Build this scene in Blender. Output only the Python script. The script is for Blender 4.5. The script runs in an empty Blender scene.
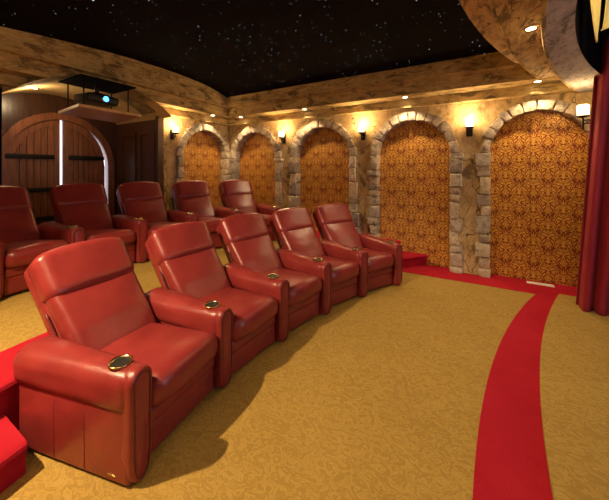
import bpy, bmesh, math, random
from math import sin, cos, tan, pi, sqrt, radians, asin, atan2
from mathutils import Vector, Matrix
random.seed(7)
scene = bpy.context.scene
COL = scene.collection

# ------------------------------------------------------------------ materials
class N:
    """operator helper around shader math nodes"""
    def __init__(s, nt, sock): s.nt, s.k = nt, sock
    def _m(s, op, b=None, c=None):
        n = s.nt.nodes.new('ShaderNodeMath'); n.operation = op
        s.nt.links.new(s.k, n.inputs[0])
        for i, q in ((1, b), (2, c)):
            if q is None: continue
            if isinstance(q, N): s.nt.links.new(q.k, n.inputs[i])
            else: n.inputs[i].default_value = q
        return N(s.nt, n.outputs[0])
    def __add__(s, b): return s._m('ADD', b)
    def __sub__(s, b): return s._m('SUBTRACT', b)
    def __mul__(s, b): return s._m('MULTIPLY', b)
    def __truediv__(s, b): return s._m('DIVIDE', b)
    def sin(s): return s._m('SINE')
    def cos(s): return s._m('COSINE')
    def abs(s): return s._m('ABSOLUTE')
    def gt(s, b): return s._m('GREATER_THAN', b)
    def lt(s, b): return s._m('LESS_THAN', b)
    def fract(s): return s._m('FRACT')
    def smooth(s, a, b):
        n = s.nt.nodes.new('ShaderNodeMapRange'); n.interpolation_type = 'SMOOTHSTEP'
        s.nt.links.new(s.k, n.inputs[0]); n.inputs[1].default_value = a; n.inputs[2].default_value = b
        return N(s.nt, n.outputs[0])

def newmat(name):
    m = bpy.data.materials.new(name); m.use_nodes = True
    nt = m.node_tree
    return m, nt, nt.nodes['Principled BSDF']

def objco(nt, scale=(1, 1, 1)):
    tc = nt.nodes.new('ShaderNodeTexCoord'); mp = nt.nodes.new('ShaderNodeMapping')
    mp.inputs['Scale'].default_value = scale
    nt.links.new(tc.outputs['Object'], mp.inputs['Vector'])
    return mp.outputs['Vector']

def noise(nt, vec, scale, detail=4, rough=.55, dist=0.):
    n = nt.nodes.new('ShaderNodeTexNoise')
    n.inputs['Scale'].default_value = scale; n.inputs['Detail'].default_value = detail
    n.inputs['Roughness'].default_value = rough; n.inputs['Distortion'].default_value = dist
    nt.links.new(vec, n.inputs['Vector'])
    return N(nt, n.outputs['Fac'])

def ramp(nt, fac, stops):
    r = nt.nodes.new('ShaderNodeValToRGB')
    e = r.color_ramp.elements
    while len(e) < len(stops): e.new(.5)
    for el, (p, c) in zip(e, stops): el.position = p; el.color = (*c, 1)
    nt.links.new(fac.k, r.inputs[0]); return r.outputs[0]

def mix(nt, fac, a, b):
    n = nt.nodes.new('ShaderNodeMix'); n.data_type = 'RGBA'
    if isinstance(fac, N): nt.links.new(fac.k, n.inputs[0])
    else: n.inputs[0].default_value = fac
    for q, i in ((a, 6), (b, 7)):
        if isinstance(q, tuple): n.inputs[i].default_value = (*q, 1)
        else: nt.links.new(q, n.inputs[i])
    return n.outputs[2]

def bump(nt, bs, h, strength=.3, dist=.01):
    b = nt.nodes.new('ShaderNodeBump'); b.inputs['Strength'].default_value = strength
    b.inputs['Distance'].default_value = dist
    nt.links.new(h.k, b.inputs['Height']); nt.links.new(b.outputs[0], bs.inputs['Normal'])

def plain(name, col, rough=.5, metal=0., spec=None, emit=None, es=0.):
    m, nt, bs = newmat(name)
    bs.inputs['Base Color'].default_value = (*col, 1)
    bs.inputs['Roughness'].default_value = rough; bs.inputs['Metallic'].default_value = metal
    n = noise(nt, objco(nt), 40, 2)
    nt.links.new(ramp(nt, n, [(0, tuple(c*.9 for c in col)), (1, tuple(min(1, c*1.1) for c in col))]), bs.inputs['Base Color'])
    if emit:
        bs.inputs['Emission Color'].default_value = (*emit, 1); bs.inputs['Emission Strength'].default_value = es
    return m

def mat_leather(name, c1, c2, rough=.38):
    m, nt, bs = newmat(name)
    v = objco(nt)
    n = noise(nt, v, 6, 3)
    nt.links.new(ramp(nt, n, [(.3, c1), (.7, c2)]), bs.inputs['Base Color'])
    bs.inputs['Roughness'].default_value = rough
    bs.inputs['Specular IOR Level'].default_value = .45
    f = noise(nt, v, 260, 3, .6); w = noise(nt, v, 9, 2, .5, 1.2)
    bump(nt, bs, f*.25 + w*1.2, .22, .012)
    return m
LEATHER = mat_leather('burgundy_leather', (.18, .020, .020), (.235, .029, .027), .29)
PIPING = mat_leather('dark_leather_piping', (.07, .008, .008), (.09, .01, .01), .45)
BLACKPL = plain('black_plastic', (.012, .012, .013), .4)
BRASS = plain('aged_brass', (.55, .42, .2), .22, 1.)
CHROME = plain('dark_chrome', (.45, .45, .42), .18, 1.)
IRON = plain('black_iron', (.02, .016, .014), .5, .6)

def mat_carpet(name, c1, c2, c3, pscale=11, patt=True, bs_=.5):
    m, nt, bs = newmat(name)
    v = objco(nt)
    fine = noise(nt, v, 420, 2, .7)
    big = noise(nt, v, 1.6, 3)
    if patt:
        leaf = noise(nt, objco(nt, (1, 1.5, 1)), pscale, 2.5, .5, 2.6)
        vein = ((leaf*26).sin()).smooth(-.1, .75)
        body = leaf.smooth(.42, .58)
        f = vein*.22 + body*.16 + fine*.55 + big*.4
        col = ramp(nt, f, [(.22, c1), (.6, c2), (1.0, c3)])
        bump(nt, bs, vein*.5 + fine, bs_, .006)
    else:
        f = fine*.7 + big*.3
        col = ramp(nt, f, [(.3, c1), (.5, c2), (.7, c3)])
        bump(nt, bs, fine, bs_, .006)
    nt.links.new(col, bs.inputs['Base Color'])
    bs.inputs['Roughness'].default_value = .95
    bs.inputs['Specular IOR Level'].default_value = .1
    bs.inputs['Sheen Weight'].default_value = .25
    bs.inputs['Sheen Tint'].default_value = (*c3, 1)
    return m
GOLDC = mat_carpet('gold_damask_carpet', (.215, .130, .030), (.315, .20, .048), (.39, .26, .07))
REDC = mat_carpet('red_carpet', (.22, .004, .010), (.38, .010, .024), (.54, .03, .05), patt=False, bs_=.9)

def mat_plaster(name, c1, c2, c3, scale=(1, 1, 1), crack=True, spot=.53, mott=.35):
    m, nt, bs = newmat(name)
    v = objco(nt, scale)
    a = noise(nt, v, 2.6, 6, .65, .6); b = noise(nt, v, 11, 5, .6, 1.5)
    f = a*.62 + b*.38
    col = ramp(nt, f, [(.36, c1), (.47, c2), (.62, c3)])
    spots = noise(nt, v, 3.2, 5, .68, .8).smooth(spot, spot+.12)
    col = mix(nt, spots*.78, col, tuple(c*.32 for c in c1))
    m2 = noise(nt, v, 8, 5, .75, .5).smooth(.47, .62)
    col = mix(nt, m2*mott, col, tuple(c*.62 for c in c1))
    h = f*1.0 + noise(nt, v, 30, 4)*.35
    if crack:
        vo = nt.nodes.new('ShaderNodeTexVoronoi'); vo.feature = 'DISTANCE_TO_EDGE'
        vo.inputs['Scale'].default_value = 2.2
        wv = nt.nodes.new('ShaderNodeVectorMath'); wv.operation = 'ADD'
        nn = nt.nodes.new('ShaderNodeTexNoise'); nn.inputs['Scale'].default_value = 2.5
        nt.links.new(v, nn.inputs['Vector']); nt.links.new(v, wv.inputs[0])
        nt.links.new(nn.outputs['Color'], wv.inputs[1]); nt.links.new(wv.outputs[0], vo.inputs['Vector'])
        cr = N(nt, vo.outputs['Distance']).lt(.014)
        gate = noise(nt, v, 1.3, 1).gt(.5)
        cr = cr*gate
        col = mix(nt, cr*.8, col, (.05, .03, .012))
        h = h - cr*.8
    nt.links.new(col, bs.inputs['Base Color'])
    bs.inputs['Roughness'].default_value = .85
    bump(nt, bs, h, .6, .02)
    return m
PLASTER = mat_plaster('aged_plaster', (.30, .19, .075), (.50, .35, .16), (.62, .46, .24), (1, 1, .7))
CORNICE = mat_plaster('cornice_plaster', (.26, .165, .05), (.47, .33, .125), (.60, .44, .18), (.9, .9, 2.6), False, .50, .35)
HEADER = mat_plaster('header_plaster', (.26, .16, .07), (.55, .39, .19), (.66, .49, .26), (2.2, .8, 1), True, .50, .4)
HEADER2 = mat_plaster('header_plaster_pale', (.24, .16, .085), (.54, .42, .25), (.66, .54, .36), (2.4, .8, 1), True, .49, .5)
NEUTRAL_LIT_ST = mat_plaster('neutral_lit_stone_band', (.20, .19, .175), (.46, .44, .41), (.60, .58, .54), (2.2, .8, 1), False, .52, .4)  # stone greyed to put the neutral stage-side light into its colour
SMOOTHP = mat_plaster('ochre_plaster', (.40, .26, .09), (.48, .32, .12), (.54, .37, .15), (1, 1, 1), False, .7, .1)

def mat_stone():
    m, nt, bs = newmat('field_stone')
    v = objco(nt)
    g = nt.nodes.new('ShaderNodeNewGeometry')
    rnd = N(nt, g.outputs['Random Per Island'])
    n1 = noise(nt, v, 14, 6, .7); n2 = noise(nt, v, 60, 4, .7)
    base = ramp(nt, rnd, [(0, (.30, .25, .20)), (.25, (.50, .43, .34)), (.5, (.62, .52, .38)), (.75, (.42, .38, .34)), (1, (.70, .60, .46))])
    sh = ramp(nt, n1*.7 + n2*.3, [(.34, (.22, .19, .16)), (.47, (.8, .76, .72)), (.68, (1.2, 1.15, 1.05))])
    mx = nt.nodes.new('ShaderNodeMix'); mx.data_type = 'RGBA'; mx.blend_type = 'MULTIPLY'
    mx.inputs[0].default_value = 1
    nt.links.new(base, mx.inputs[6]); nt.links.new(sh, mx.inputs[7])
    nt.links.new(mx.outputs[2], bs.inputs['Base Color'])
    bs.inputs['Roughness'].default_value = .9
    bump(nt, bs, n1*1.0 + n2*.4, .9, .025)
    return m
STONE = mat_stone()

def mat_damask():
    m, nt, bs = newmat('damask_wallpaper')
    tc = nt.nodes.new('ShaderNodeTexCoord'); sp = nt.nodes.new('ShaderNodeSeparateXYZ')
    nt.links.new(tc.outputs['UV'], sp.inputs[0])
    X = N(nt, sp.outputs[0])*(1/.33); Y = N(nt, sp.outputs[1])*(1/.48)
    lat = (X*(2*pi)).cos() + (Y*(2*pi)).cos()
    B = lat.lt(0)*.5
    a = ((X + B + .5).fract() - .5).abs(); b = (Y + B)*(2*pi)
    cv = nt.nodes.new('ShaderNodeCombineXYZ')
    for i_, k_ in enumerate((a*3.5, b.cos()*.85, b.sin()*.85)): nt.links.new(k_.k, cv.inputs[i_])
    nz = noise(nt, cv.outputs[0], 1.35, 0.0, .4, 1.1)
    mask = (nz*23 + .6).sin().smooth(-.15, .15)
    F = lat.abs()*.5
    band = F.smooth(.0, .035)
    f = mask*band
    seam = (N(nt, sp.outputs[0])/.62).fract().lt(.012)
    n = noise(nt, tc.outputs['UV'], 40, 3)
    gold = ramp(nt, n, [(.3, (.58, .29, .045)), (.7, (.74, .41, .075))])
    col = mix(nt, f, (.185, .030, .005), gold)
    col = mix(nt, seam*.5, col, (.05, .01, .004))
    nt.links.new(col, bs.inputs['Base Color'])
    r = f*(-.14) + .52
    nt.links.new(r.k, bs.inputs['Roughness'])
    met = f*.25
    nt.links.new(met.k, bs.inputs['Metallic'])
    bump(nt, bs, f, .25, .003)
    return m
DAMASK = mat_damask()

def mat_wood(name, c1, c2, scale=(9, 9, .7), rough=.35):
    m, nt, bs = newmat(name)
    v = objco(nt, scale)
    n = noise(nt, v, 2.5, 6, .6, 1.2)
    nt.links.new(ramp(nt, n, [(.3, c1), (.7, c2)]), bs.inputs['Base Color'])
    bs.inputs['Roughness'].default_value = rough
    bump(nt, bs, n, .15, .005)
    return m
DOORW = mat_wood('door_wood', (.13, .042, .017), (.31, .11, .045))
DARKW = mat_wood('dark_wood', (.035, .013, .007), (.085, .032, .015), rough=.3)
BOARDW = mat_wood('tan_board', (.50, .31, .12), (.66, .43, .18), (3, 3, 3), .5)

def mat_star():
    m, nt, bs = newmat('fibre_optic_ceiling')
    v = objco(nt)
    bs.inputs['Base Color'].default_value = (.006, .004, .004, 1)
    bs.inputs['Roughness'].default_value = .95
    bs.inputs['Specular IOR Level'].default_value = .05
    tot = None
    for sc, r, gate in ((7.5, .036, .2), (4.0, .025, .1), (14, .05, .30), (22, .055, .65)):
        vo = nt.nodes.new('ShaderNodeTexVoronoi'); vo.inputs['Scale'].default_value = sc
        nt.links.new(v, vo.inputs['Vector'])
        d = N(nt, vo.outputs['Distance']).lt(r)
        sx = nt.nodes.new('ShaderNodeSeparateColor'); nt.links.new(vo.outputs['Color'], sx.inputs[0])
        k = N(nt, sx.outputs[0]).gt(gate)*(N(nt, sx.outputs[1])*1.0)
        d = d*k
        tot = d if tot is None else tot + d
    bs.inputs['Emission Color'].default_value = (.85, .9, 1, 1)
    nt.links.new((tot*1.7).k, bs.inputs['Emission Strength'])
    return m
STAR = mat_star()
BLACKM = plain('black_stage_cloth', (.003, .0025, .0025), 1.)
BLACKM.node_tree.nodes['Principled BSDF'].inputs['Specular IOR Level'].default_value = .05

def mat_velvet(name, c1, c2, sheen=.15):
    m, nt, bs = newmat(name)
    n = noise(nt, objco(nt, (1, 1, .1)), 18, 3)
    nt.links.new(ramp(nt, n, [(.3, c1), (.7, c2)]), bs.inputs['Base Color'])
    bs.inputs['Roughness'].default_value = .7
    bs.inputs['Sheen Weight'].default_value = sheen
    bs.inputs['Sheen Tint'].default_value = (1, .25, .3, 1)
    return m
VELVET = mat_velvet('red_velvet', (.20, .002, .014), (.29, .004, .022))
GOLDFAB = plain('gold_satin', (.75, .55, .16), .3)
LAMP = plain('lit_lamp', (1, .85, .6), .5, emit=(1, .80, .48), es=14)
SHADE = plain('lit_sconce_glass', (1, .8, .5), .5, emit=(1, .66, .26), es=5.5)
BLUE = plain('lit_projector_lens', (.1, .3, 1), .3, emit=(.02, .16, 1.0), es=9)
DAY = plain('hall_daylight_glow', (.8, .82, .9), .9, emit=(.80, .84, 1.0), es=2.6)  # emission stands in for daylight on the hall wall
WHITE = plain('white_plastic', (.7, .68, .62), .5)

# ------------------------------------------------------------------ mesh tools
def link(name, bm, mat, parent=None, smooth=True, angle=None):
    me = bpy.data.meshes.new(name)
    bmesh.ops.recalc_face_normals(bm, faces=bm.faces[:])
    bm.to_mesh(me); bm.free()
    if smooth:
        for p in me.polygons: p.use_smooth = True
        if angle is not None:
            me.set_sharp_from_angle(angle=radians(angle))
    me.materials.append(mat)
    o = bpy.data.objects.new(name, me); COL.objects.link(o)
    if parent: o.parent = parent
    return o
def tag(o, label=None, cat=None, group=None, kind=None):
    if label: o['label'] = label
    if cat: o['category'] = cat
    if group: o['group'] = group
    if kind: o['kind'] = kind
    return o
def struct(name, bm, mat, smooth=False, angle=None, parent=None):
    o = link(name, bm, mat, parent, smooth, angle)
    if parent is None: o['kind'] = 'structure'
    return o
def empty(name, loc, rz=0, label=None, cat=None, group=None):
    o = bpy.data.objects.new(name, None); COL.objects.link(o)
    o.location = loc; o.rotation_euler = (0, 0, rz); o.empty_display_size = .1
    return tag(o, label, cat, group)
def kids(o): return [c for c in bpy.data.objects if c.parent == o]
def copy_tree(o, parent=None):
    c = o.copy(); COL.objects.link(c)
    if parent: c.parent = parent
    for ch in kids(o):
        copy_tree(ch, c)
    return c

def rbox(bm, size, r, n=8, fn=None, c=(0, 0, 0), cuts=None):
    """rounded box, optionally deformed by fn(Vector)->Vector; n cells per side"""
    nx, ny, nz = cuts or (n, n, n)
    hx, hy, hz = (s/2 for s in size)
    vs = {}
    def dist(i, nn, h):          # more rows near the rounded edges
        t = i/nn*2-1
        k = min(r/h, 1)
        if nn < 4: return t*h
        e = max(1, min(nn//2-0, 3 if nn >= 8 else (2 if nn >= 6 else 1)))
        if i <= e: return -h + r*(i/e) if k < 1 else t*h
        if i >= nn-e: return h - r*((nn-i)/e) if k < 1 else t*h
        return -h+r + (2*h-2*r)*((i-e)/(nn-2*e))
    def V(i, j, k):
        key = (i, j, k)
        if key in vs: return vs[key]
        p = Vector((dist(i, nx, hx), dist(j, ny, hy), dist(k, nz, hz)))
        q = Vector((max(-hx+r, min(hx-r, p.x)), max(-hy+r, min(hy-r, p.y)), max(-hz+r, min(hz-r, p.z))))
        d = p-q
        if d.length > 1e-9:
            # cube-to-sphere style mapping
            m = max(abs(d.x), abs(d.y), abs(d.z))
            p = q + d.normalized()*m
        p = p + Vector(c)
        if fn: p = fn(p)
        vs[key] = bm.verts.new(p); return vs[key]
    def F(a, b, c_, d):
        try: bm.faces.new((a, b, c_, d))
        except ValueError: pass
    for i in range(nx):
        for j in range(ny):
            F(V(i, j, 0), V(i, j+1, 0), V(i+1, j+1, 0), V(i+1, j, 0))
            F(V(i, j, nz), V(i+1, j, nz), V(i+1, j+1, nz), V(i, j+1, nz))
    for i in range(nx):
        for k in range(nz):
            F(V(i, 0, k), V(i+1, 0, k), V(i+1, 0, k+1), V(i, 0, k+1))
            F(V(i, ny, k), V(i, ny, k+1), V(i+1, ny, k+1), V(i+1, ny, k))
    for j in range(ny):
        for k in range(nz):
            F(V(0, j, k), V(0, j, k+1), V(0, j+1, k+1), V(0, j+1, k))
            F(V(nx, j, k), V(nx, j+1, k), V(nx, j+1, k+1), V(nx, j, k+1))

def box(bm, x0, x1, y0, y1, z0, z1):
    v = [bm.verts.new(p) for p in ((x0, y0, z0), (x1, y0, z0), (x1, y1, z0), (x0, y1, z0), (x0, y0, z1), (x1, y0, z1), (x1, y1, z1), (x0, y1, z1))]
    for f in ((0, 3, 2, 1), (4, 5, 6, 7), (0, 1, 5, 4), (1, 2, 6, 5), (2, 3, 7, 6), (3, 0, 4, 7)):
        bm.faces.new([v[i] for i in f])

def prism(bm, pts, z0, z1):
    lo = [bm.verts.new((x, y, z0)) for x, y in pts]; hi = [bm.verts.new((x, y, z1)) for x, y in pts]
    n = len(pts)
    bm.faces.new(lo[::-1]); bm.faces.new(hi)
    for i in range(n):
        bm.faces.new((lo[i], lo[(i+1) % n], hi[(i+1) % n], hi[i]))

def strip_prism(bm, A, B, z0, z1):
    """solid between two polylines of equal length (concave-safe)"""
    n = len(A)
    g = [[bm.verts.new((p[0], p[1], z)) for p in P] for P, z in ((A, z0), (B, z0), (A, z1), (B, z1))]
    for i in range(n-1):
        bm.faces.new((g[0][i], g[0][i+1], g[1][i+1], g[1][i]))
        bm.faces.new((g[2][i], g[3][i], g[3][i+1], g[2][i+1]))
        bm.faces.new((g[0][i], g[2][i], g[2][i+1], g[0][i+1]))
        bm.faces.new((g[1][i], g[1][i+1], g[3][i+1], g[3][i]))
    for i in (0, n-1):
        bm.faces.new((g[0][i], g[1][i], g[3][i], g[2][i]))

def tube(bm, pts, r, seg=8, closed=False, cap=True):
    pts = [Vector(p) for p in pts]; n = len(pts); rings = []
    up = None
    for i, p in enumerate(pts):
        a = pts[(i-1) % n] if (closed or i > 0) else p
        b = pts[(i+1) % n] if (closed or i < n-1) else p
        t = (b-a).normalized()
        if up is None:
            up = Vector((0, 0, 1)) if abs(t.z) < .9 else Vector((1, 0, 0))
        s = t.cross(up).normalized(); up = s.cross(t).normalized()
        rr = r[i] if isinstance(r, (list, tuple)) else r
        rings.append([bm.verts.new(p + (s*cos(2*pi*k/seg) + up*sin(2*pi*k/seg))*rr) for k in range(seg)])
    for i in range(n if closed else n-1):
        A, B = rings[i], rings[(i+1) % n]
        for k in range(seg):
            bm.faces.new((A[k], A[(k+1) % seg], B[(k+1) % seg], B[k]))
    if cap and not closed:
        bm.faces.new(rings[0][::-1]); bm.faces.new(rings[-1])

def lathe(bm, prof, c=(0, 0, 0), seg=24, capb=True, capt=True):
    rings = [[bm.verts.new((c[0]+r*cos(2*pi*k/seg), c[1]+r*sin(2*pi*k/seg), c[2]+z)) for k in range(seg)] for r, z in prof]
    for A, B in zip(rings, rings[1:]):
        for k in range(seg): bm.faces.new((A[k], A[(k+1) % seg], B[(k+1) % seg], B[k]))
    if capb: bm.faces.new(rings[0][::-1])
    if capt: bm.faces.new(rings[-1])

# ------------------------------------------------------------------ room numbers (x toward the stage, y toward the arched side wall)
WY = 5.13; PY = 5.27       # plaster face and recessed panel plane of the arched wall
BX = -5.0; NY = -.62       # back wall, near wall
AX = -6.42                 # door wall in the alcove
AY0, AY1 = 1.25, 3.33      # alcove sides
PH = .36                   # platform height
CX, CY = 3.1, 1.6          # centre of the front row's arc
def hc(v):                 # star ceiling height across the room
    T = [(-.7, 3.0), (.2, 3.1), (1.14, 3.20), (1.73, 3.265), (2.47, 3.32), (3.31, 3.325), (4.1, 3.28), (4.6, 3.15), (5.2, 2.95)]
    for (a, p), (b, q) in zip(T, T[1:]):
        if v <= b:
            t = max(0, (v-a)/(b-a)); return p+(q-p)*t
    return T[-1][1]
def hcs(v): return (hc(v-.25)+2*hc(v)+hc(v+.25))/4 if v < 4.3 else hc(v)
def E0(v): return -.21+.064*(v-1.2)**2
def E1(v): return .05+.058*(v-1.2)**2
def E2(v): return .34+.059*(v-1.2)**2
def E3(v): return .457+.081*(v-1.2)**2
def arcx(R, v, cx=CX, cy=CY): return cx-sqrt(R*R-(v-cy)**2)

# ------------------------------------------------------------------ floors
bm = bmesh.new(); box(bm, AX-.9, 4.2, NY-.1, PY+.1, -.1, 0)
struct('floor', bm, GOLDC)
vs = [NY+(PY-NY)*i/40 for i in range(41)]
bm = bmesh.new()   # rear platform with gold carpet
bx0 = BX
strip_prism(bm, [(arcx(5.60, v), v) for v in vs], [(bx0-.0, v) for v in vs], 0, PH-.004)
box(bm, AX-.05, bx0, AY0, AY1, 0, PH-.004); box(bm, BX-.27, bx0, NY, AY0, 0, PH-.004)
struct('platform', bm, GOLDC)
bm = bmesh.new()   # red border of the platform and its riser
ang = [radians(a) for a in range(-26, 43, 2)]
def sector(bm, R0, R1, v0, v1, z0, z1, rr=.02, n=24):
    """carpeted tread with a rounded front nosing; inner radius R0 faces the stage"""
    vv = [v0+(v1-v0)*i/n for i in range(n+1)]
    prof = [(.012, z0), (.010, z1-.065), (-.008, z1-.05), (-.016, z1-.032), (-.010, z1-.014), (.006, z1-.004), (.028, z1)]
    rows = []
    for v in vv:
        row = [bm.verts.new((arcx(R0+d, v), v, z)) for d, z in prof]
        row.append(bm.verts.new((arcx(R1, v), v, z1)))
        row.append(bm.verts.new((arcx(R1, v), v, z0)))
        rows.append(row)
    for A, B in zip(rows, rows[1:]):
        for k in range(len(A)): bm.faces.new((A[k], A[(k+1) % len(A)], B[(k+1) % len(A)], B[k]))
    bm.faces.new(rows[0]); bm.faces.new(rows[-1][::-1])
sector(bm, 5.548, 5.95, NY, PY, 0.001, PH, n=50)
struct('trim_1', bm, REDC, True, 35)
bm = bmesh.new()
vv = [4.74, PY-.01]
strip_prism(bm, [(arcx(5.94, v), v) for v in vv], [(BX+.01, v) for v in vv], PH-.006, PH)
struct('trim_2', bm, REDC)
bm = bmesh.new(); sector(bm, 5.22, 5.60, NY, .60, 0, PH/2, n=10)
tag(struct('platform_step', bm, REDC, True, 35), 'red carpeted step below the platform at the near end of the front row', 'step')
bm = bmesh.new(); sector(bm, 5.22, 5.60, 4.83, PY, 0, PH/2, n=8)
tag(struct('platform_step', bm, REDC, True, 35), 'red carpeted step between the far front recliner and the arched wall', 'step')
# red strip along the arched wall and around the stage
bm = bmesh.new(); strip_prism(bm, [(-1.2, 4.72), (4, 4.72)], [(-1.2, PY), (4, PY)], .001, .005)
struct('trim_3', bm, REDC)
def S0(v): return (v-1.2)**2/16.8
def S1(v): return .33+(v-1.2)**2/19.5
vv = [NY+(4.73-NY)*i/40 for i in range(41)]
bm = bmesh.new(); strip_prism(bm, [(S0(v), v) for v in vv], [(S1(v), v) for v in vv], .001, .006)
struct('trim_4', bm, REDC)
bm = bmesh.new(); strip_prism(bm, [(S1(v), v) for v in vv], [(4.1, v) for v in vv], -.01, .05)
struct('stage', bm, GOLDC)

# ------------------------------------------------------------------ stone
def stone(bm, c, size, rot=0, axis='Y', jitter=.012, r=None, frame=None):
    r = r or min(size)*.13
    sd = Vector((random.random()*50, random.random()*50, random.random()*50))
    from mathutils import noise as mn
    def fn(p):
        d = mn.noise_vector(p*8+sd)*jitter*1.9 + mn.noise_vector(p*26+sd)*jitter*.5
        p = p + d
        return frame(p) if frame else p + Vector(c)
    rbox(bm, size, r, fn=fn, cuts=(6, 3, 6))

def arch_stones(name, toworld, cx, r=.57, spring=1.86, z0=0, jambs=(True, True), wring=.14):
    """toworld maps (s along the wall, h, d out of the wall toward the room) to room coordinates"""
    bm = bmesh.new()
    # voussoirs
    a = 0.0; cuts = [0.]
    while a < pi-.22:
        a += random.uniform(.17, .30); cuts.append(min(a, pi))
    cuts[-1] = pi
    for a0, a1 in zip(cuts, cuts[1:]):
        w = wring+random.uniform(-.015, .03); m = (a0+a1)/2; L = (a1-a0)*(r+w/2)-.006
        pr = random.uniform(-.008, .02)
        def fr(p, m=m, w=w, pr=pr):
            # p.x tangential, p.z radial, p.y depth
            rad = r+w/2+p.z; aa = m - p.x/(r+w/2)
            return toworld(cx+rad*cos(aa), spring+rad*sin(aa), -p.y+pr)
        stone(bm, None, (L, .25, w), frame=fr, jitter=.010)
    for side, ok in zip((-1, 1), jambs):
        if not ok: continue
        z = z0
        while z < spring-.04:
            h = min(random.choice((.10, .13, .16, .19, .22, .27)), spring-z)
            if spring-z-h < .07: h = spring-z
            w = random.uniform(.115, .205); pr = random.uniform(-.01, .025)
            def fr(p, z=z, h=h, w=w, pr=pr, side=side):
                return toworld(cx+side*(r+w/2+p.x), z+h/2+p.z, -p.y+pr)
            stone(bm, None, (w, .25, h-.008), frame=fr, jitter=.012)
            z += h
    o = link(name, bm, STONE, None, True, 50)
    o['kind'] = 'structure'
    return o
TW = lambda s, h, d: Vector((s, WY+.07-d, h))         # arched side wall
TB = lambda s, h, d: Vector((BX-.07+d, s, h))         # back wall
random.seed(11)
side_arches = [-4.205, -2.525, -.844, .835]
k = 5
for c in side_arches:
    arch_stones('trim_%d' % k, TW, c, z0=(PH if c < -2 else 0)); k += 1
arch_stones('trim_%d' % k, TB, 4.40, r=.585, z0=PH); k += 1

def arch_wall(bm, w, s0, s1, holes, top, z0=0, seg=28, deep=.14):
    """plaster sheet with semicircular-headed openings; w(s,h,d)"""
    def q(*p): bm.faces.new([bm.verts.new(w(*a)) for a in p])
    s = s0
    for c, r, sp in holes:
        q((s, z0, 0), (c-r, z0, 0), (c-r, sp, 0), (s, sp, 0)); q((s, sp, 0), (c-r, sp, 0), (c-r, top, 0), (s, top, 0))
        P = [(c-r*cos(pi*i/seg), sp+r*sin(pi*i/seg)) for i in range(seg+1)]
        for a, b in zip(P, P[1:]):
            q((a[0], a[1], 0), (b[0], b[1], 0), (b[0], top, 0), (a[0], top, 0))
            q((a[0], a[1], 0), (a[0], a[1], -deep), (b[0], b[1], -deep), (b[0], b[1], 0))
        for e in (-1, 1): q((c+e*r, z0, 0), (c+e*r, z0, -deep), (c+e*r, sp, -deep), (c+e*r, sp, 0))
        s = c+r
    q((s, z0, 0), (s1, z0, 0), (s1, top, 0), (s, top, 0))
    bmesh.ops.remove_doubles(bm, verts=bm.verts[:], dist=1e-5)
bm = bmesh.new()
arch_wall(bm, lambda s, h, d: Vector((s, WY-d, h)), BX, 4.1, [(c, .60, 1.86) for c in side_arches], 3.5)
struct('wall_side', bm, PLASTER)
# damask panels (one long sheet per wall), uv in metres
def panel(name, p0, p1, z0, z1):
    bm = bmesh.new(); uv = bm.loops.layers.uv.new('UVMap')
    L = (Vector(p1)-Vector(p0)).length
    vs_ = [bm.verts.new((*p0, z0)), bm.verts.new((*p1, z0)), bm.verts.new((*p1, z1)), bm.verts.new((*p0, z1))]
    f = bm.faces.new(vs_)
    for l, c in zip(f.loops, ((0, z0), (L, z0), (L, z1), (0, z1))): l[uv].uv = c
    return struct(name, bm, DAMASK)
for i, c in enumerate(side_arches):
    panel('wall_panel' if i == 0 else 'wall_panel', (c-.7, PY-.004), (c+.7, PY-.004), 0, 2.56)
panel('wall_panel', (BX-.135, 3.70), (BX-.135, 5.10), PH, 2.6)

# back wall (x = BX) with the vaulted opening
VC, VR, VH = 2.29, 1.604, 1.326       # vault centre, radius, centre height
def vault_pts(n=24):
    a0 = asin((AY1-VC)/VR)
    return [(VC+VR*sin(-a0+2*a0*i/n), VH+VR*cos(-a0+2*a0*i/n)) for i in range(n+1)]
bm = bmesh.new()
W = lambda s, h: bm.verts.new((BX, s, h))
def q(*p): bm.faces.new([W(*a) for a in p])
bm.faces.new([bm.verts.new((BX-.28, *a)) for a in ((NY, 0), (AY0, 0), (AY0, 3.5), (NY, 3.5))])
vp = vault_pts()
for a, b in zip(vp, vp[1:]): q((a[0], a[1]), (b[0], b[1]), (b[0], 3.5), (a[0], 3.5))
bmesh.ops.remove_doubles(bm, verts=bm.verts[:], dist=1e-4)
wb = struct('wall_back', bm, PLASTER)
bm = bmesh.new()
arch_wall(bm, lambda s, h, d: Vector((BX+d, s, h)), AY1, WY, [(4.40, .615, 1.86)], 3.5)
struct('wall_back_arched', bm, PLASTER)

# alcove: vault, sides, door wall
bm = bmesh.new()
g = [[bm.verts.new((x, p[0], p[1])) for p in vp] for x in (AX-.05, -4.62)]
for i in range(len(vp)-1): bm.faces.new((g[0][i], g[0][i+1], g[1][i+1], g[1][i]))
struct('ceiling_alcove', bm, SMOOTHP, True)

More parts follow.
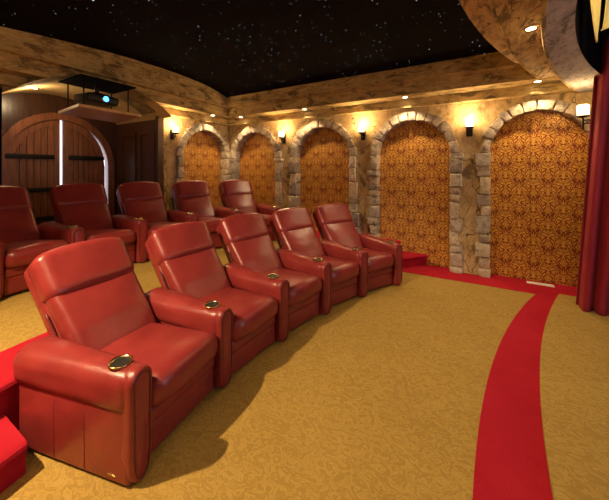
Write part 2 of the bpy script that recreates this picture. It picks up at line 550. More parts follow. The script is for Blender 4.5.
def wood_side(name, y, sgn):
    bm = bmesh.new()
    box(bm, AX, BX+.02, *sorted((y, y+sgn*.06)), PH, 2.60)
    # raised frames
    for x0, x1 in ((BX-.62, BX-.10), (BX-1.24, BX-.72)):
        for z0, z1 in ((PH+.12, 1.05), (1.17, 2.34)):
            for (a, b, c, d) in ((x0, x1, z0, z0+.07), (x0, x1, z1-.07, z1), (x0, x0+.07, z0+.07, z1-.07), (x1-.07, x1, z0+.07, z1-.07)):
                box(bm, a, b, *sorted((y, y-sgn*.025)), c, d)
    return struct(name, bm, DARKW)
wood_side('wall_alcove_right', AY1, 1); wood_side('wall_alcove_left', AY0, -1)
bm = bmesh.new()
box(bm, BX-.03, BX+.05, AY1-.05, AY1+.06, PH, 2.61); box(bm, BX-.03, BX+.02, AY0-.08, AY0-.005, PH, 2.61)
struct('trim_%d' % k, bm, DARKW); k += 1

# door wall with elliptical opening
DC, DRX, DRZ, DSP = 2.375, .76, .84, 1.66
bm = bmesh.new()
def dq(*p): bm.faces.new([bm.verts.new((AX, *a)) for a in p])
el = [(DC-DRX*cos(pi*i/28), DSP+DRZ*sin(pi*i/28)) for i in range(29)]
dq((AY0-.1, 0), (DC-DRX, 0), (DC-DRX, 3.1), (AY0-.1, 3.1)); dq((DC+DRX, 0), (AY1+.1, 0), (AY1+.1, 3.1), (DC+DRX, 3.1))
for a, b in zip(el, el[1:]): dq(a, b, (b[0], 3.1), (a[0], 3.1))
struct('wall_doors', bm, DARKW)
# arched wooden casing
bm = bmesh.new()
path = [(DC-DRX, PH)] + el + [(DC+DRX, PH)]
outer = [(DC-DRX-.12, PH)] + [(DC-(DRX+.12)*cos(pi*i/28), DSP+(DRZ+.12)*sin(pi*i/28)) for i in range(29)] + [(DC+DRX+.12, PH)]
R_ = []
for a, b in zip(path, outer):
    R_.append([bm.verts.new((x, *p)) for x, p in ((AX-.08, a), (AX+.05, a), (AX+.05, b), (AX, b))])
for A, B in zip(R_, R_[1:]):
    for j in range(3): bm.faces.new((A[j], A[j+1], B[j+1], B[j]))
struct('trim_%d' % k, bm, DOORW, True, 40); k += 1
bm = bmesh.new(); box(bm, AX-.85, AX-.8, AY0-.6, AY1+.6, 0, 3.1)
struct('wall_hall_glow', bm, DAY)  # glowing backdrop behind the door gaps, in place of hall daylight

# two arched door leaves standing slightly ajar
def door_leaf(side, label):
    # local: hinge at origin, leaf extends +y*side
    w = DRX-.035; gapf = .045 if side > 0 else .006
    y_h = DC + (DRX-gapf if side > 0 else -DRX+gapf)      # hinge edge
    root = empty('door_%d' % (1 if side < 0 else 2), (AX-.02, DC, PH), 0)
    root['kind'] = 'structure'; root['label'] = label
    inner = .020
    rx = DRX-gapf; rz = DRZ+.02
    def top(y): return DSP-PH+rz*sqrt(max(0, 1-(y/rx)**2))
    # frame boards of the leaf
    ys = [inner+(rx-inner)*i/24 for i in range(25)]
    bm = bmesh.new()
    A = [(side*y, top(y)) for y in ys]
    fr = .085
    rxi, rzi = rx-.11, rz-.13
    def topi(y): return DSP-PH+rzi*sqrt(max(0, 1-(y/rxi)**2))
    yi = [inner+fr+(rxi-inner-fr)*i/24 for i in range(25)]
    def loop(x, pts): return [bm.verts.new((x, *p)) for p in pts]
    outp = [(side*inner, .02)] + A + [(side*rx, .02)]
    inp = [(side*(inner+fr), .14)] + [(side*y, topi(y)) for y in yi] + [(side*rxi, .14)]
    L = [loop(x, p) for x, p in ((-.03, outp), (.03, outp), (.03, inp), (.005, inp))]
    n = len(outp)
    for a, b in zip(L, L[1:]):
        for i in range(n): bm.faces.new((a[i], a[(i+1) % n], b[(i+1) % n], b[i]))
    bm.faces.new(L[0])
    link('frame', bm, DOORW, root, True, 30)
    # planks
    bm = bmesh.new(); m = 6; y0 = inner+fr-.005
    pw = (rxi+.005-y0)/m
    for i in range(m):
        a = y0+i*pw+.004; b = a+pw-.008
        t0, t1 = topi(max(a, inner+fr))+.01, topi(min(b, rxi-.001))+.01
        v = [bm.verts.new((x, side*y, z)) for x in (-.02, .013) for y, z in ((a, .10), (b, .10), (b, t1), (a, t0))]
        for f in ((0, 1, 2, 3), (4, 7, 6, 5), (0, 4, 5, 1), (1, 5, 6, 2), (2, 6, 7, 3), (3, 7, 4, 0)): bm.faces.new([v[j] for j in f])
    link('plank_panel', bm, DOORW, root, False)
    for z in (1.47, .90, .40):
        bm = bmesh.new()
        a, b = (.10, rx-.015)
        rbox(bm, (.016, b-a, .075), .007, c=(.040, side*(a+b)/2, z), cuts=(4, 4, 4))
        link('hinge_strap', bm, IRON, root, True, 40)
        bm = bmesh.new()
        for i in range(6):
            y = side*(a+.05+(b-a-.1)*i/5); lathe(bm, [(.011, 0), (.009, .006), (.003, .009)], (0, 0, 0), 8)
        for vv_ in bm.verts: pass
        bm.free()
    for i in range(5):
        y = inner+fr+.04+i*(rxi-inner-fr-.06)/5
        bm = bmesh.new()
        c = (.016, side*y, topi(y)-.06)
        rbox(bm, (.018, .018, .018), .0085, c=c, cuts=(4, 4, 4))
        tag(link('stud', bm, BRASS, root), 'round brass stud')
    return root
door_leaf(-1, 'left leaf of the arched plank double door')
door_leaf(1, 'right leaf of the arched plank double door')

# ------------------------------------------------------------------ cornice (stepped moulding round three walls)
PROF_S = [(.56, 3.6), (.55, 2.96), (.41, 2.96), (.41, 2.775), (.13, 2.775), (.13, 2.635), (-.02, 2.635)]
PROF_B = [(.47, 3.6), (.46, 2.94), (.34, 2.94), (.34, 2.765), (.11, 2.765), (.11, 2.635), (-.32, 2.635)]
bm = bmesh.new()
rows = []
for (o, h), (ob, hb) in zip(PROF_S, PROF_B):
    rows.append([bm.verts.new(p) for p in ((1.95, WY-o, h), (BX+ob, WY-o, (h+hb)/2), (BX+ob, NY+o, (h+hb)/2), (1.95, NY+o, h))])
# fine subdivision along the runs is not needed; close the body behind
back = [bm.verts.new(p) for p in ((1.95, WY+.03, 3.6), (BX-.33, WY+.03, 3.6), (BX-.33, NY-.03, 3.6), (1.95, NY-.03, 3.6))]
backl = [bm.verts.new((v.co.x, v.co.y, 2.635)) for v in back]
allrows = rows + [backl, back]
for A, B in zip(allrows, allrows[1:]+allrows[:1]):
    for j in range(3):
        try: bm.faces.new((A[j], A[j+1], B[j+1], B[j]))
        except ValueError: pass
for j in (0, 3): bm.faces.new([r[j] for r in allrows])
bmesh.ops.remove_doubles(bm, verts=bm.verts[:], dist=1e-5)
cor = struct('trim_%d' % k, bm, CORNICE); k += 1
# cut the vaulted alcove through the rear cornice
bm = bmesh.new()
prof = [(AY0+.0, 1.2)] + vp + [(AY1, 1.2)]
L0 = [bm.verts.new((BX-.9, *p)) for p in prof]; L1 = [bm.verts.new((-4.2, *p)) for p in prof]
bm.faces.new(L0); bm.faces.new(L1[::-1])
for i in range(len(prof)):
    j = (i+1) % len(prof); bm.faces.new((L0[i], L1[i], L1[j], L0[j]))
cut = link('cutter', bm, CORNICE)
md = cor.modifiers.new('cut', 'BOOLEAN'); md.operation = 'DIFFERENCE'; md.object = cut; md.solver = 'EXACT'
bpy.context.view_layer.update()
dg = bpy.context.evaluated_depsgraph_get()
me = bpy.data.meshes.new_from_object(cor.evaluated_get(dg))
cor.modifiers.clear(); cor.data = me
bpy.data.objects.remove(cut)

# front soffits stepping down toward the stage
def curtain_wall(bm, E, h0f, h1, n=50):
    vv = [NY+(WY-NY)*i/n for i in range(n+1)]
    A = [bm.verts.new((E(v), v, h0f(v) if callable(h0f) else h0f)) for v in vv]
    B = [bm.verts.new((E(v), v, h1)) for v in vv]
    for i in range(n): bm.faces.new((A[i], A[i+1], B[i+1], B[i]))
def soffit(bm, Ea, Eb, h, n=50):
    vv = [NY+(WY-NY)*i/n for i in range(n+1)]
    A = [bm.verts.new((Ea(v), v, h)) for v in vv]; B = [bm.verts.new((Eb(v), v, h)) for v in vv]
    for i in range(n): bm.faces.new((A[i], A[i+1], B[i+1], B[i]))
bm = bmesh.new()
curtain_wall(bm, E0, 3.45, 2.96); soffit(bm, E0, E1, 2.96); curtain_wall(bm, E1, 2.96, 2.775); 
bmesh.ops.remove_doubles(bm, verts=bm.verts[:], dist=1e-5)
struct('trim_%d' % k, bm, HEADER, True, 30); k += 1
bm = bmesh.new()
for E_, z_ in ((E1, 2.785), (E2, 2.63)):
    tube(bm, [(E_(NY+(WY-NY)*i/50)-.004, NY+(WY-NY)*i/50, z_) for i in range(51)], .016, 8)  # bead added to draw a shadow line where the tiers merge
struct('trim_%d' % k, bm, CORNICE, True); k += 1
bm = bmesh.new(); soffit(bm, E1, E2, 2.775); curtain_wall(bm, E2, 2.775, 2.62)
bmesh.ops.remove_doubles(bm, verts=bm.verts[:], dist=1e-5)
struct('trim_%d' % k, bm, HEADER2, True, 30); k += 1
bm = bmesh.new(); soffit(bm, E2, E3, 2.62)
bmesh.ops.remove_doubles(bm, verts=bm.verts[:], dist=1e-5)
struct('trim_%d' % k, bm, NEUTRAL_LIT_ST, True, 30); k += 1
bm = bmesh.new(); curtain_wall(bm, E3, 2.62, 3.55); struct('wall_stage_header', bm, BLACKM, True, 30)

# star ceiling
bm = bmesh.new()
vv = [NY-.1+(WY+.2-NY)*i/60 for i in range(61)]
A = [bm.verts.new((BX+.2, v, hcs(v))) for v in vv]; B = [bm.verts.new((1.3, v, hcs(v))) for v in vv]
for i in range(60): bm.faces.new((A[i], A[i+1], B[i+1], B[i]))
struct('ceiling', bm, STAR, True)
# outer shell
bm = bmesh.new(); box(bm, AX-.9, 4.2, NY-.1, PY+.1, 3.6, 3.7); struct('roof', bm, BLACKM)
bm = bmesh.new(); box(bm, BX-.30, 4.2, NY-.1, NY, 0, 3.6); struct('wall_near', bm, PLASTER)
bm = bmesh.new(); box(bm, 4.1, 4.2, NY, PY, 0, 3.6); struct('wall_front', bm, BLACKM)
bm = bmesh.new(); box(bm, AX-.9, BX-.30, NY-.1, AY0-.6, 0, 3.6); box(bm, AX-.9, BX-.15, AY1+.4, PY+.1, 0, 3.6)
box(bm, AX-1, AX-.9, AY0-.6, AY1+.6, 0, 3.6); box(bm, BX-.15, 4.2, PY, PY+.1, 0, 3.6)
struct('wall_outer', bm, BLACKM)
# stone pier closing the side wall at the stage
bm = bmesh.new(); random.seed(5)
z = .05
while z < 2.6:
    h = random.choice((.16, .2, .26)); h = min(h, 2.62-z)
    rbox(bm, (.22, .50, h-.008), .025, c=(1.62, 4.89, z+h/2), cuts=(6, 6, 4)); z += h
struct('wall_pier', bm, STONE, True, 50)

# ------------------------------------------------------------------ recliners
T_ = radians(38)
BO = (.60, .27)      # foot of the back's centre line (depth, height)
def backmap(bend=.0):
    def f(p):   # p.x lateral, p.y through thickness (+ = behind), p.z along the back
        t = p.z; s = p.y
        s2 = s - .10*max(0, t-.50)**2*1.2 - bend
        y = BO[0]+t*sin(T_)+s2*cos(T_); z = BO[1]+t*cos(T_)-s2*sin(T_)
        return Vector((p.x, y, z))
    return f
bmp = backmap()
def build_recliner(near_arm):
    parts = []
    root = empty('recliner', (0, 0, 0))
    # base carcass
    bm = bmesh.new()
    rbox(bm, (.56, .70, .25), .02, c=(0, .43, .155), cuts=(4, 4, 4)); link('base', bm, LEATHER, root, True, 40)
    for x in (-.2, .2):
        for y in (.12, .72):
            bm = bmesh.new(); box(bm, x-.02, x+.02, y-.02, y+.02, 0, .04); link('foot', bm, BLACKPL, root, False)
    # footrest: two stitched bands
    bm = bmesh.new()
    rbox(bm, (.545, .10, .175), .022, n=8, c=(0, .075, .112), cuts=(10, 6, 8))
    fo = link('footrest', bm, LEATHER, root)
    bm = bmesh.new(); rbox(bm, (.545, .12, .10), .028, n=8, c=(0, .075, .238), cuts=(10, 6, 8))
    link('footrest_band', bm, LEATHER, fo)
    # seat cushion
    def seat(p):
        fx = 1-(p.x/.29)**2; ty = (p.y-.0)/.62
        z = p.z + max(0, p.z-.36)*.0 + (.030*fx if p.z > .37 else .0) - .05*max(0, ty)
        y = p.y - .03*fx*(1 if p.y < .2 else 0) * (1 if p.z > .3 else .6)
        z += .012*sin(p.x*9+p.y*7)*max(0, fx)*.5
        return Vector((p.x, y, z))
    bm = bmesh.new()
    rbox(bm, (.57, .69, .185), .082, fn=seat, c=(0, .318, .362), cuts=(16, 18, 10))
    link('seat_cushion', bm, LEATHER, root)
    # back shell, lower back cushion, headrest
    def taper(k):
        def f(p):
            t = p.z/.9
            return bmp(Vector((p.x*(1+k*(t-.5)), p.y, p.z)))
        return f
    bm = bmesh.new()
    rbox(bm, (.61, .11, .85), .04, fn=taper(.12), c=(0, .045, .43), cuts=(10, 6, 12))
    sh = link('back_shell', bm, LEATHER, root)
    for sx in (-1, 1):      # piping down each side of the back
        bm = bmesh.new()
        pts = [bmp(Vector((sx*.314*(1+.12*(t/.9-.5)), -.012, t))) for t in [.05+.05*i for i in range(10)]]
        tube(bm, pts, .006, 6)
        link('piping', bm, PIPING, sh)
    def lower(p):
        t = p.z; fx = max(0, 1-(p.x/.33)**2)
        s = p.y - (.030*fx*sin(min(1, max(0, t/.58))*pi))*(1 if p.y < 0 else 0)
        s += .006*sin(t*38)*max(0, fx)*(1 if p.y < 0 else 0)*(1 if t < .45 else 0)*.5
        return bmp(Vector((p.x*(1+.12*(t/.9-.5)), s, t)))
    bm = bmesh.new()
    rbox(bm, (.588, .13, .60), .055, fn=lower, c=(0, -.035, .34), cuts=(14, 8, 18))
    link('backrest', bm, LEATHER, root)
    def head(p):
        fx = (p.x/.33); t = p.z
        k_ = min(1, max(0, (t-.62)/.28)); t2 = t - .05*abs(fx)**2.6*k_*k_
        s = p.y - (.018*(1-fx*fx) if p.y < 0 else 0)
        k = 1+.12*(t/.9-.5)
        return bmp(Vector((p.x*k, s, t2)))
    bm = bmesh.new()
    rbox(bm, (.612, .185, .375), .072, fn=head, c=(0, -.026, .722), cuts=(18, 12, 16))
    link('headrest', bm, LEATHER, root)
    # arms
    arms = [1] + ([-1] if near_arm else [])
    for sg in arms:
        a = sg*radians(4.28)
        R = 4.65
        def fr(p, a=a):     # arm-local -> chair-local
            x, y = p.x, p.y
            return Vector((R*sin(a)+x*cos(a)+y*sin(a), -R+R*cos(a)-x*sin(a)+y*cos(a), p.z))
        bm = bmesh.new()
        def roll(p):
            w = 1+.46*max(0, p.y/.8)
            return fr(Vector((p.x*w, p.y, p.z)))
        rbox(bm, (.158, .87, .222), .073, fn=roll, c=(0, .430, .465), cuts=(10, 14, 10))
        arm = link('armrest', bm, LEATHER, root)
        bm = bmesh.new()
        def lowarm(p):
            w = 1+.50*max(0, p.y/.8)
            return fr(Vector((p.x*w, p.y + (.02*(.3-p.z)*0), p.z)))
        rbox(bm, (.125, .81, .43), .025, fn=lowarm, c=(0, .410, .225), cuts=(6, 10, 8))
        link('side_panel', bm, LEATHER, arm)
        # front facing: tall paddle with rounded ends
        def paddle(off, yy, z0=.004, z1=.578, w=.068):
            pts = []
            zc1 = z1-w; zc0 = z0+w*1.25
            for i in range(13):
                t = pi*i/12; pts.append(((w+off)*cos(t), zc1+(w+off)*sin(t)))
            for i in range(1, 6): 
                u = i/6; pts.append((-(w+off)*(1-.08*sin(pi*u)), zc1+(zc0-zc1)*u))
            for i in range(13):
                t = pi+pi*i/12; pts.append(((w*.86+off)*cos(t), zc0+(w*1.2+off)*sin(t)))
            for i in range(1, 6):
                u = i/6; pts.append(((w+off)*(1-.08*sin(pi*u)), zc0+(zc1-zc0)*u))
            return [fr(Vector((x, yy, z))) for x, z in pts]
        bm = bmesh.new()
        Ls = [[bm.verts.new(p) for p in paddle(o_, y_)] for o_, y_ in ((.0, .05), (.004, .01), (.0, -.010), (-.012, -.018), (-.020, -.013), (-.035, -.020))]
        n = len(Ls[0])
        for A_, B_ in zip(Ls, Ls[1:]):
            for i in range(n): bm.faces.new((A_[i], A_[(i+1) % n], B_[(i+1) % n], B_[i]))
        bm.faces.new(Ls[-1])
        link('arm_facing', bm, LEATHER, arm)
        bm = bmesh.new()
        tube(bm, paddle(-.018, -.016), .0042, 6, closed=True)
        link('piping', bm, PIPING, arm)
        for yy in (.30, .52):       # stitched seams down the outside
            bm = bmesh.new()
            tube(bm, [fr(Vector((sg*(.0625*(1+.50*(yy/.8))+.0005), yy+.012*(z-.2), z))) for z in (.03, .12, .22, .34)], .0018, 5)
            link('seam', bm, PIPING, arm)
        # cup holder
        cp = fr(Vector((0, .135, .577)))
        cup = empty('cup_holder', cp, 0); cup.parent = root; cup.rotation_euler = (0, 0, 0)
        bm = bmesh.new(); lathe(bm, [(.040, .0), (.0575, -.002), (.0585, .006), (.053, .011), (.047, .009), (.044, .004)], seg=32, capb=False, capt=False)
        link('rim', bm, BRASS, cup)
        bm = bmesh.new(); lathe(bm, [(.046, .0045), (.030, .003), (.006, .002)], seg=32, capb=False)  # near-flat dark disc stands in for the shaded hollow
        link('well_disc', bm, BLACKPL, cup)
    return root

R1 = 4.65
def place(o, th, R, cx, cy, z):
    o.location = (cx-R*cos(th), cy+R*sin(th), z)
    o.rotation_euler = (0, 0, pi/2-th)
front_labels = ['red leather recliner nearest the camera, with the whole outer armrest in view',
                'second red leather recliner from the camera in the front row',
                'middle red leather recliner of the five in the front row',
                'red leather recliner next to last toward the arches in the front row',
                'last red leather recliner of the front row, beside the red carpeted steps']
back_labels = ['red leather recliner cut off by the left edge of the photo in the raised row',
               'red leather recliner of the raised row directly in front of the arched double door',
               'red leather recliner of the raised row in front of the dark wood panel',
               'red leather recliner of the raised row in front of the wall light and stone jamb',
               'last recliner of the raised row, in front of the corner between two arches']
proto = build_recliner(True)
proto2 = build_recliner(False)
def row(R, cx, cy, th0, z, labels, group, adj, yaw=None):
    for i in range(5):
        if i == 0:
            o = proto if z == 0 else copy_tree(proto)
        else:
            o = proto2 if (z == 0 and i == 1) else copy_tree(proto2)
        dth, dR = adj[i]
        place(o, radians(th0+8.50*i+dth), R+dR, cx, cy, z)
        if yaw: o.rotation_euler = (0, 0, pi/2-radians(yaw[i]))
        tag(o, labels[i], 'recliner', group)
row(R1, CX, CY, -4.85, 0, front_labels, 'recliners in the front row', [(.2, 0), (.12, 0), (-.17, .01), (-.5, .03), (-.95, .045)], [-7.0, 3.4, 12.3, 21.3, 29.5])
row(R1, -3.88+4.65, 1.20, .68, PH, back_labels, 'recliners in the raised back row', [(0, 0)]*5, [-5, 4, 10, 17, 25])
# maker's tag on the nearest outer arm
a = radians(-4.28)
bm = bmesh.new(); rbox(bm, (.004, .05, .012), .0018, c=(-.0680, .115, .055), cuts=(4, 4, 4))
tg = link('maker_tag', bm, BRASS, proto)
tg.location = (4.65*sin(a), -4.65+4.65*cos(a), 0); tg.rotation_euler = (0, 0, -a)
tg['label'] = 'tiny embossed metal tag'

# ------------------------------------------------------------------ wall sconces
def build_sconce():
    root = empty('wall_sconce', (0, 0, 0))     # wall plane at y=0, room toward -y
    bm = bmesh.new(); rbox(bm, (.085, .025, .19), .011, c=(0, -.012, -.02), cuts=(6, 4, 6)); link('backplate', bm, IRON, root)
    bm = bmesh.new(); tube(bm, [(0, -.02, -.04), (0, -.06, -.075), (0, -.10, -.06), (0, -.11, -.01)], .009, 8)
    link('arm', bm, IRON, root)
    for x in (-.03, .03):
        bm = bmesh.new(); tube(bm, [(x, -.02, .0), (x, -.10, .0)], .005, 6); link('brace', bm, IRON, root)
    bm = bmesh.new(); lathe(bm, [(.02, -.015), (.045, .0), (.062, .008), (.062, .018), (.03, .018)], (0, -.11, 0), 20); link('cup', bm, IRON, root)
    bm = bmesh.new(); lathe(bm, [(.050, .016), (.056, .06), (.054, .125), (.048, .13)], (0, -.11, 0), 20); link('lamp_shade', bm, SHADE, root)
    return root
sc0 = build_sconce()
SC = [(-3.42, WY, 2.27, 0, 'lit wall sconce on the pillar left of the third arch from the corner'),
      (-1.69, WY, 2.26, 0, 'lit wall sconce on the pillar between the two middle arches'),
      (-.005, WY, 2.23, 0, 'lit wall sconce on the stone pillar left of the widest arch'),
      (BX, 3.60, 2.30, pi/2, 'lit wall sconce beside the dark wooden door alcove')]
SC[0] = (-3.42, WY, 2.27, 0, 'lit wall sconce between the corner arch and its right neighbour')
SC[2] = (-.005, WY, 2.23, 0, 'lit wall sconce on the full-height stone pillar nearest the curtain')
lights = []
def pt(loc, e, r=.05, col=(1, .66, .32), name='lamp'):
    l = bpy.data.lights.new(name, 'POINT'); l.energy = e; l.shadow_soft_size = r; l.color = col
    o = bpy.data.objects.new(name, l); o.location = loc; COL.objects.link(o); return o
def spot(loc, e, ang=100, blend=.6, r=.04, col=(1, .72, .40), rot=(0, 0, 0)):  # serves the real downlights and the unseen fill spots
    l = bpy.data.lights.new('downlight_or_fill', 'SPOT'); l.energy = e; l.spot_size = radians(ang); l.spot_blend = blend
    l.shadow_soft_size = r; l.color = col
    o = bpy.data.objects.new('downlight_or_fill', l); o.location = loc; o.rotation_euler = rot; COL.objects.link(o); return o
for i, (x, y, z, rz, lab) in enumerate(SC):
    o = sc0 if i == 0 else copy_tree(sc0)
    o.location = (x, y, z); o.rotation_euler = (0, 0, rz)
    tag(o, lab, 'wall lamp', 'wall sconces')
    d = Vector((sin(rz), -cos(rz), 0))
    pt(Vector((x, y, z))+d*.13+Vector((0, 0, .19)), 10)
for x, lab in ((-3.37, 'unseen fill light on the near wall behind the raised row'), (-1.69, 'unseen fill light on the near wall behind the steps'), (.60, 'unseen fill light on the near wall close to the stage')):
    pt((x, NY+.13, 2.46), 8, .08)  # unseen fills added to brighten cornice and ceiling; no sconce here
# the one on the stage pier, reaching out on a long iron arm
root = empty('wall_sconce', (1.165, 4.62, 2.20), 0, 'lit glass sconce on a long iron arm beside the red curtain', 'wall lamp', 'wall sconces')
for dz in (-.02, .02):
    bm = bmesh.new(); tube(bm, [(0, 0, dz-.03), (.37, .06, dz-.03)], .006, 8); link('arm', bm, IRON, root)
bm = bmesh.new(); tube(bm, [(-.0, 0, -.12), (-.0, 0, .03)], .008, 8); link('stem', bm, IRON, root)
bm = bmesh.new(); rbox(bm, (.03, .09, .2), .012, c=(.36, .06, -.03), cuts=(4, 6, 6)); link('backplate', bm, IRON, root)
bm = bmesh.new(); lathe(bm, [(.02, .02), (.05, .03), (.058, .035), (.058, .045)], seg=20); link('cup', bm, IRON, root)
bm = bmesh.new(); lathe(bm, [(.052, .044), (.056, .10), (.056, .165), (.05, .17)], seg=20); link('lamp_shade', bm, SHADE, root)
pt((1.165, 4.60, 2.42), 4)

# ------------------------------------------------------------------ recessed downlights and unseen fill spots
def build_down():
    root = empty('ceiling_downlight', (0, 0, 0))
    bm = bmesh.new(); lathe(bm, [(.036, -.004), (.052, -.008), (.058, -.001), (.058, .004)], seg=24, capb=False, capt=False); link('trim_ring', bm, BRASS, root)
    bm = bmesh.new(); lathe(bm, [(.038, -.003), (.03, -.005), (.004, -.006)], seg=24, capb=False); link('lens', bm, LAMP, root)
    return root
dl0 = build_down()
DL = [(-.911, 4.87, 2.775, 'recessed downlight in the cornice above the arch right of the front row'),
      (-2.78, 4.87, 2.775, 'recessed downlight in the cornice above the second arch from the corner on the side wall'),
      (-4.40, 4.87, 2.77, 'recessed downlight just right of the room corner'),
      (-4.76, 4.40, 2.765, 'recessed downlight just left of the room corner'),
      (.78, 4.87, 2.775, 'recessed downlight above the widest arch near the curtain'),
      (.44, 3.02, 2.775, 'recessed downlight in the curved stone soffit at the upper right'),
      (-5.68, 1.77, VH+sqrt(VR**2-(1.77-VC)**2)-.012, 'recessed downlight in the vault over the double door'),
      (-2.45, -.36, 2.775, 'recessed downlight in the near cornice behind the raised row'),
      (-.95, -.36, 2.775, 'unseen fill spot in the near cornice beside the camera'),  # this and the next two: unseen fills added for brightness, no fixture
      (.30, .4, 2.775, 'unseen fill spot in the curved soffit close to the near wall'),
      (.22, 1.7, 2.775, 'unseen fill spot at the middle of the curved soffit')]
for i, (x, y, z, lab) in enumerate(DL):
    if i < 7:
        o = dl0 if i == 0 else copy_tree(dl0)
        o.location = (x, y, z); tag(o, lab, 'downlight', 'recessed downlights')
    en = [56, 46, 36, 36, 62, 30, 90, 680, 36, 16, 12][i]
    an = [112, 112, 112, 112, 112, 150, 160, 150, 130, 150, 150][i]
    rt = (0, 0, 0)
    if i == 7: rt = (radians(33), radians(-9), 0); an = 84
    if i == 8: rt = (radians(25), 0, 0)
    if i in (9, 10): rt = (0, radians(-25), 0)
    if i == 6: pt((x, y, z-.10), 10, .05, (1, .72, .40))
    else: spot((x, y, z-.012), en, an, .5, .045, rot=rt)

# ------------------------------------------------------------------ projector and its hanging shelf
root = empty('projector_shelf', (-4.72, 2.2, 2.43), 0, 'tan shelf board hung on four black rods in front of the vaulted alcove', 'shelf')
bm = bmesh.new()
P4 = [(-4.30, 1.77), (-4.34, 2.60), (-5.25, 2.72), (-5.12, 1.86)]
prism(bm, [(x+4.72, y-2.2) for x, y in P4], -.025, .012); link('board', bm, BOARDW, root, False)
for x, y in ((-4.33, 1.84), (-4.33, 2.40), (-4.82, 1.86), (-4.82, 2.42)):
    bm = bmesh.new(); tube(bm, [(x+4.72, y-2.2, .01), (x+4.72, y-2.2, .375)], .009, 6); link('rod', bm, IRON, root)
bm = bmesh.new(); box(bm, -.18, .46, -.42, .28, .37, .385); link('mounting_plate', bm, BLACKM, root, False)
root = empty('projector', (-4.56, 2.10, 2.60), radians(6), 'black ceiling projector with a glowing blue lens over the shelf board', 'projector')
bm = bmesh.new()
rbox(bm, (.36, .42, .12), .035, c=(0, 0, -.02), cuts=(8, 8, 6)); link('housing', bm, BLACKPL, root)
bm = bmesh.new(); rbox(bm, (.16, .20, .04), .018, c=(.03, 0, .05), cuts=(6, 6, 4)); link('top_cover', bm, BLACKPL, root)
bm = bmesh.new(); tube(bm, [(0, 0, .05), (0, 0, .215)], .03, 12); link('mount_pole', bm, IRON, root)
def discx(r0, x0, r1, x1, y=0, z=-.02):
    b = bmesh.new(); ring = lambda r, x: [b.verts.new((x, y+r*cos(2*pi*i/24), z+r*sin(2*pi*i/24))) for i in range(24)]
    A_, B_ = ring(r0, x0), ring(r1, x1)
    for i in range(24): b.faces.new((A_[i], A_[(i+1) % 24], B_[(i+1) % 24], B_[i]))
    b.faces.new(B_); return b
link('lens_barrel', discx(.055, .16, .05, .20), CHROME, root)
tag(link('lens', discx(.040, .198, .030, .204), BLUE, root), 'glowing blue lens')

# switch plate and floor register
bm = bmesh.new(); rbox(bm, (.075, .008, .12), .003, c=(-5.16, AY1-.004, 1.49), cuts=(4, 4, 4)); box(bm, -5.17, -5.15, AY1-.016, AY1-.006, 1.475, 1.505)
tag(link('light_switch', bm, WHITE, None, False), 'small white light switch on the dark wood panel of the alcove', 'switch')
bm = bmesh.new(); box(bm, .70, 1.0, 5.10, 5.18, .006, .014)
for i in range(14): box(bm, .715+i*.02, .725+i*.02, 5.11, 5.17, .014, .017)
tag(link('floor_register', bm, WHITE, None, False), 'small pale floor vent in the red carpet at the foot of the widest arch', 'vent')

# ------------------------------------------------------------------ stage curtains
bm = bmesh.new()
NU, NV = 150, 26
grid = []
for i in range(NU+1):
    u = i/NU; rowv = []
    for j in range(NV+1):
        t = j/NV          # 0 top .. 1 hem
        z = 3.0-(3.0-.015)*t
        x0 = 1.185-.15*t; y0 = 4.28+.10*t
        L_ = 1.15
        x = x0+u*L_; y = y0-.30*u
        amp = .050+.030*t
        ph = u*2*pi*8+1.4*sin(u*9)+.5*t
        dx, dy = .25, .97
        w = sin(ph)*amp + sin(ph*.47+1)*amp*.5
        rowv.append(bm.verts.new((x+dx*w+.004*cos(ph), y+dy*w, z)))
    grid.append(rowv)
for i in range(NU):
    for j in range(NV): bm.faces.new((grid[i][j], grid[i+1][j], grid[i+1][j+1], grid[i][j+1]))
cu = link('stage_curtain', bm, VELVET)
md = cu.modifiers.new('thick', 'SOLIDIFY'); md.thickness = .012
tag(cu, 'tall pleated red velvet stage curtain at the right edge', 'curtain')
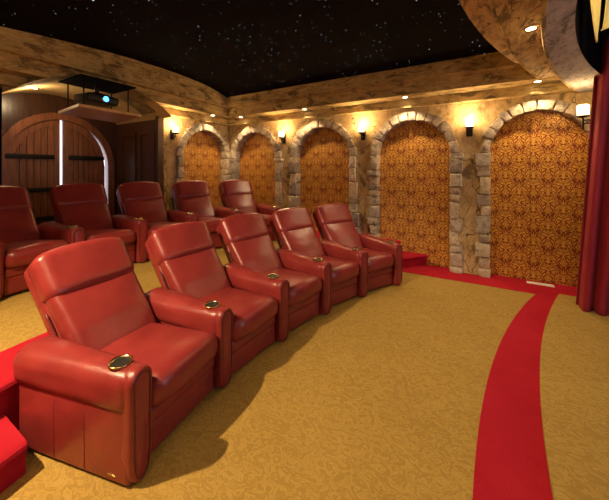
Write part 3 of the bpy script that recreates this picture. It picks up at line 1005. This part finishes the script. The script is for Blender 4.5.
# gold swag with pointed tail hung high in the opening
def swag(name, top0, top1, tip, label, fold=3, off=0):
    bm = bmesh.new(); n, m = 24, 20; G = []
    T0, T1, P = Vector(top0), Vector(top1), Vector(tip)
    nrm = (T1-T0).cross(Vector((0, 0, 1))).normalized()
    for i in range(n+1):
        u = i/n; r = []
        for j in range(m+1):
            t = j/m
            a = T0.lerp(T1, u)
            w = (1-t)**.7
            bx = P.x+(a.x-P.x)*w; by = P.y+(a.y-P.y)*w
            z = a.z+(P.z-a.z)*t
            d = .012*sin(u*pi*2*fold+off)*(.35+.65*(1-t))
            r.append(bm.verts.new((bx+nrm.x*d, by+nrm.y*d, z)))
        G.append(r)
    for i in range(n):
        for j in range(m): bm.faces.new((G[i][j], G[i+1][j], G[i+1][j+1], G[i][j+1]))
    o = link(name, bm, GOLDFAB); md = o.modifiers.new('thick', 'SOLIDIFY'); md.thickness = .006
    tag(o, label, 'valance', 'gold valance tails')
swag('valance_tail', (.765, 2.98, 3.12), (.90, 3.14, 3.12), (.872, 3.15, 2.615), 'gold satin valance tail left of the dark slit above the curtain', 2, .4)
swag('valance_tail', (.955, 3.24, 3.12), (1.30, 3.45, 3.12), (.918, 3.215, 2.725), 'gold satin valance tail at the upper right edge of the photo', 2, 2.)

pt((.95, 2.2, 3.2), 30, .06, (1, .8, .5))  # unseen fill added to light the gold tails
spot((1.0, 3.4, 3.4), 60, 120, .6, .06, (1, .75, .6), (radians(20), 0, 0))  # unseen spot added to brighten the curtain and tails
l = bpy.data.lights.new('cool_stage_fill', 'AREA'); l.shape = 'RECTANGLE'; l.size = 2.6; l.size_y = 1.4; l.energy = 28; l.color = (.80, .82, 1)  # unseen cool fill added from the stage side; there is no screen
o = bpy.data.objects.new('cool_stage_fill', l); o.location = (3.9, 1.6, 1.7); o.rotation_euler = (0, radians(90), 0); COL.objects.link(o)
# ------------------------------------------------------------------ camera and view
cam = bpy.data.cameras.new('camera'); co = bpy.data.objects.new('camera', cam); COL.objects.link(co)
cam.sensor_width = 36; cam.sensor_fit = 'HORIZONTAL'; cam.lens = 290/609*36; cam.shift_y = -80/609; cam.clip_start = .02
co.location = (0, 0, 1.6); co.rotation_euler = (pi/2, 0, radians(29.7))
scene.camera = co
w = bpy.data.worlds.new('world'); scene.world = w; w.use_nodes = True
w.node_tree.nodes['Background'].inputs[0].default_value = (1, .85, .65, 1); w.node_tree.nodes['Background'].inputs[1].default_value = .1
vs_ = scene.view_settings
vs_.view_transform = 'Standard'; vs_.look = 'None'; vs_.gamma = 1; vs_.exposure = 0.6; vs_.use_curve_mapping = False
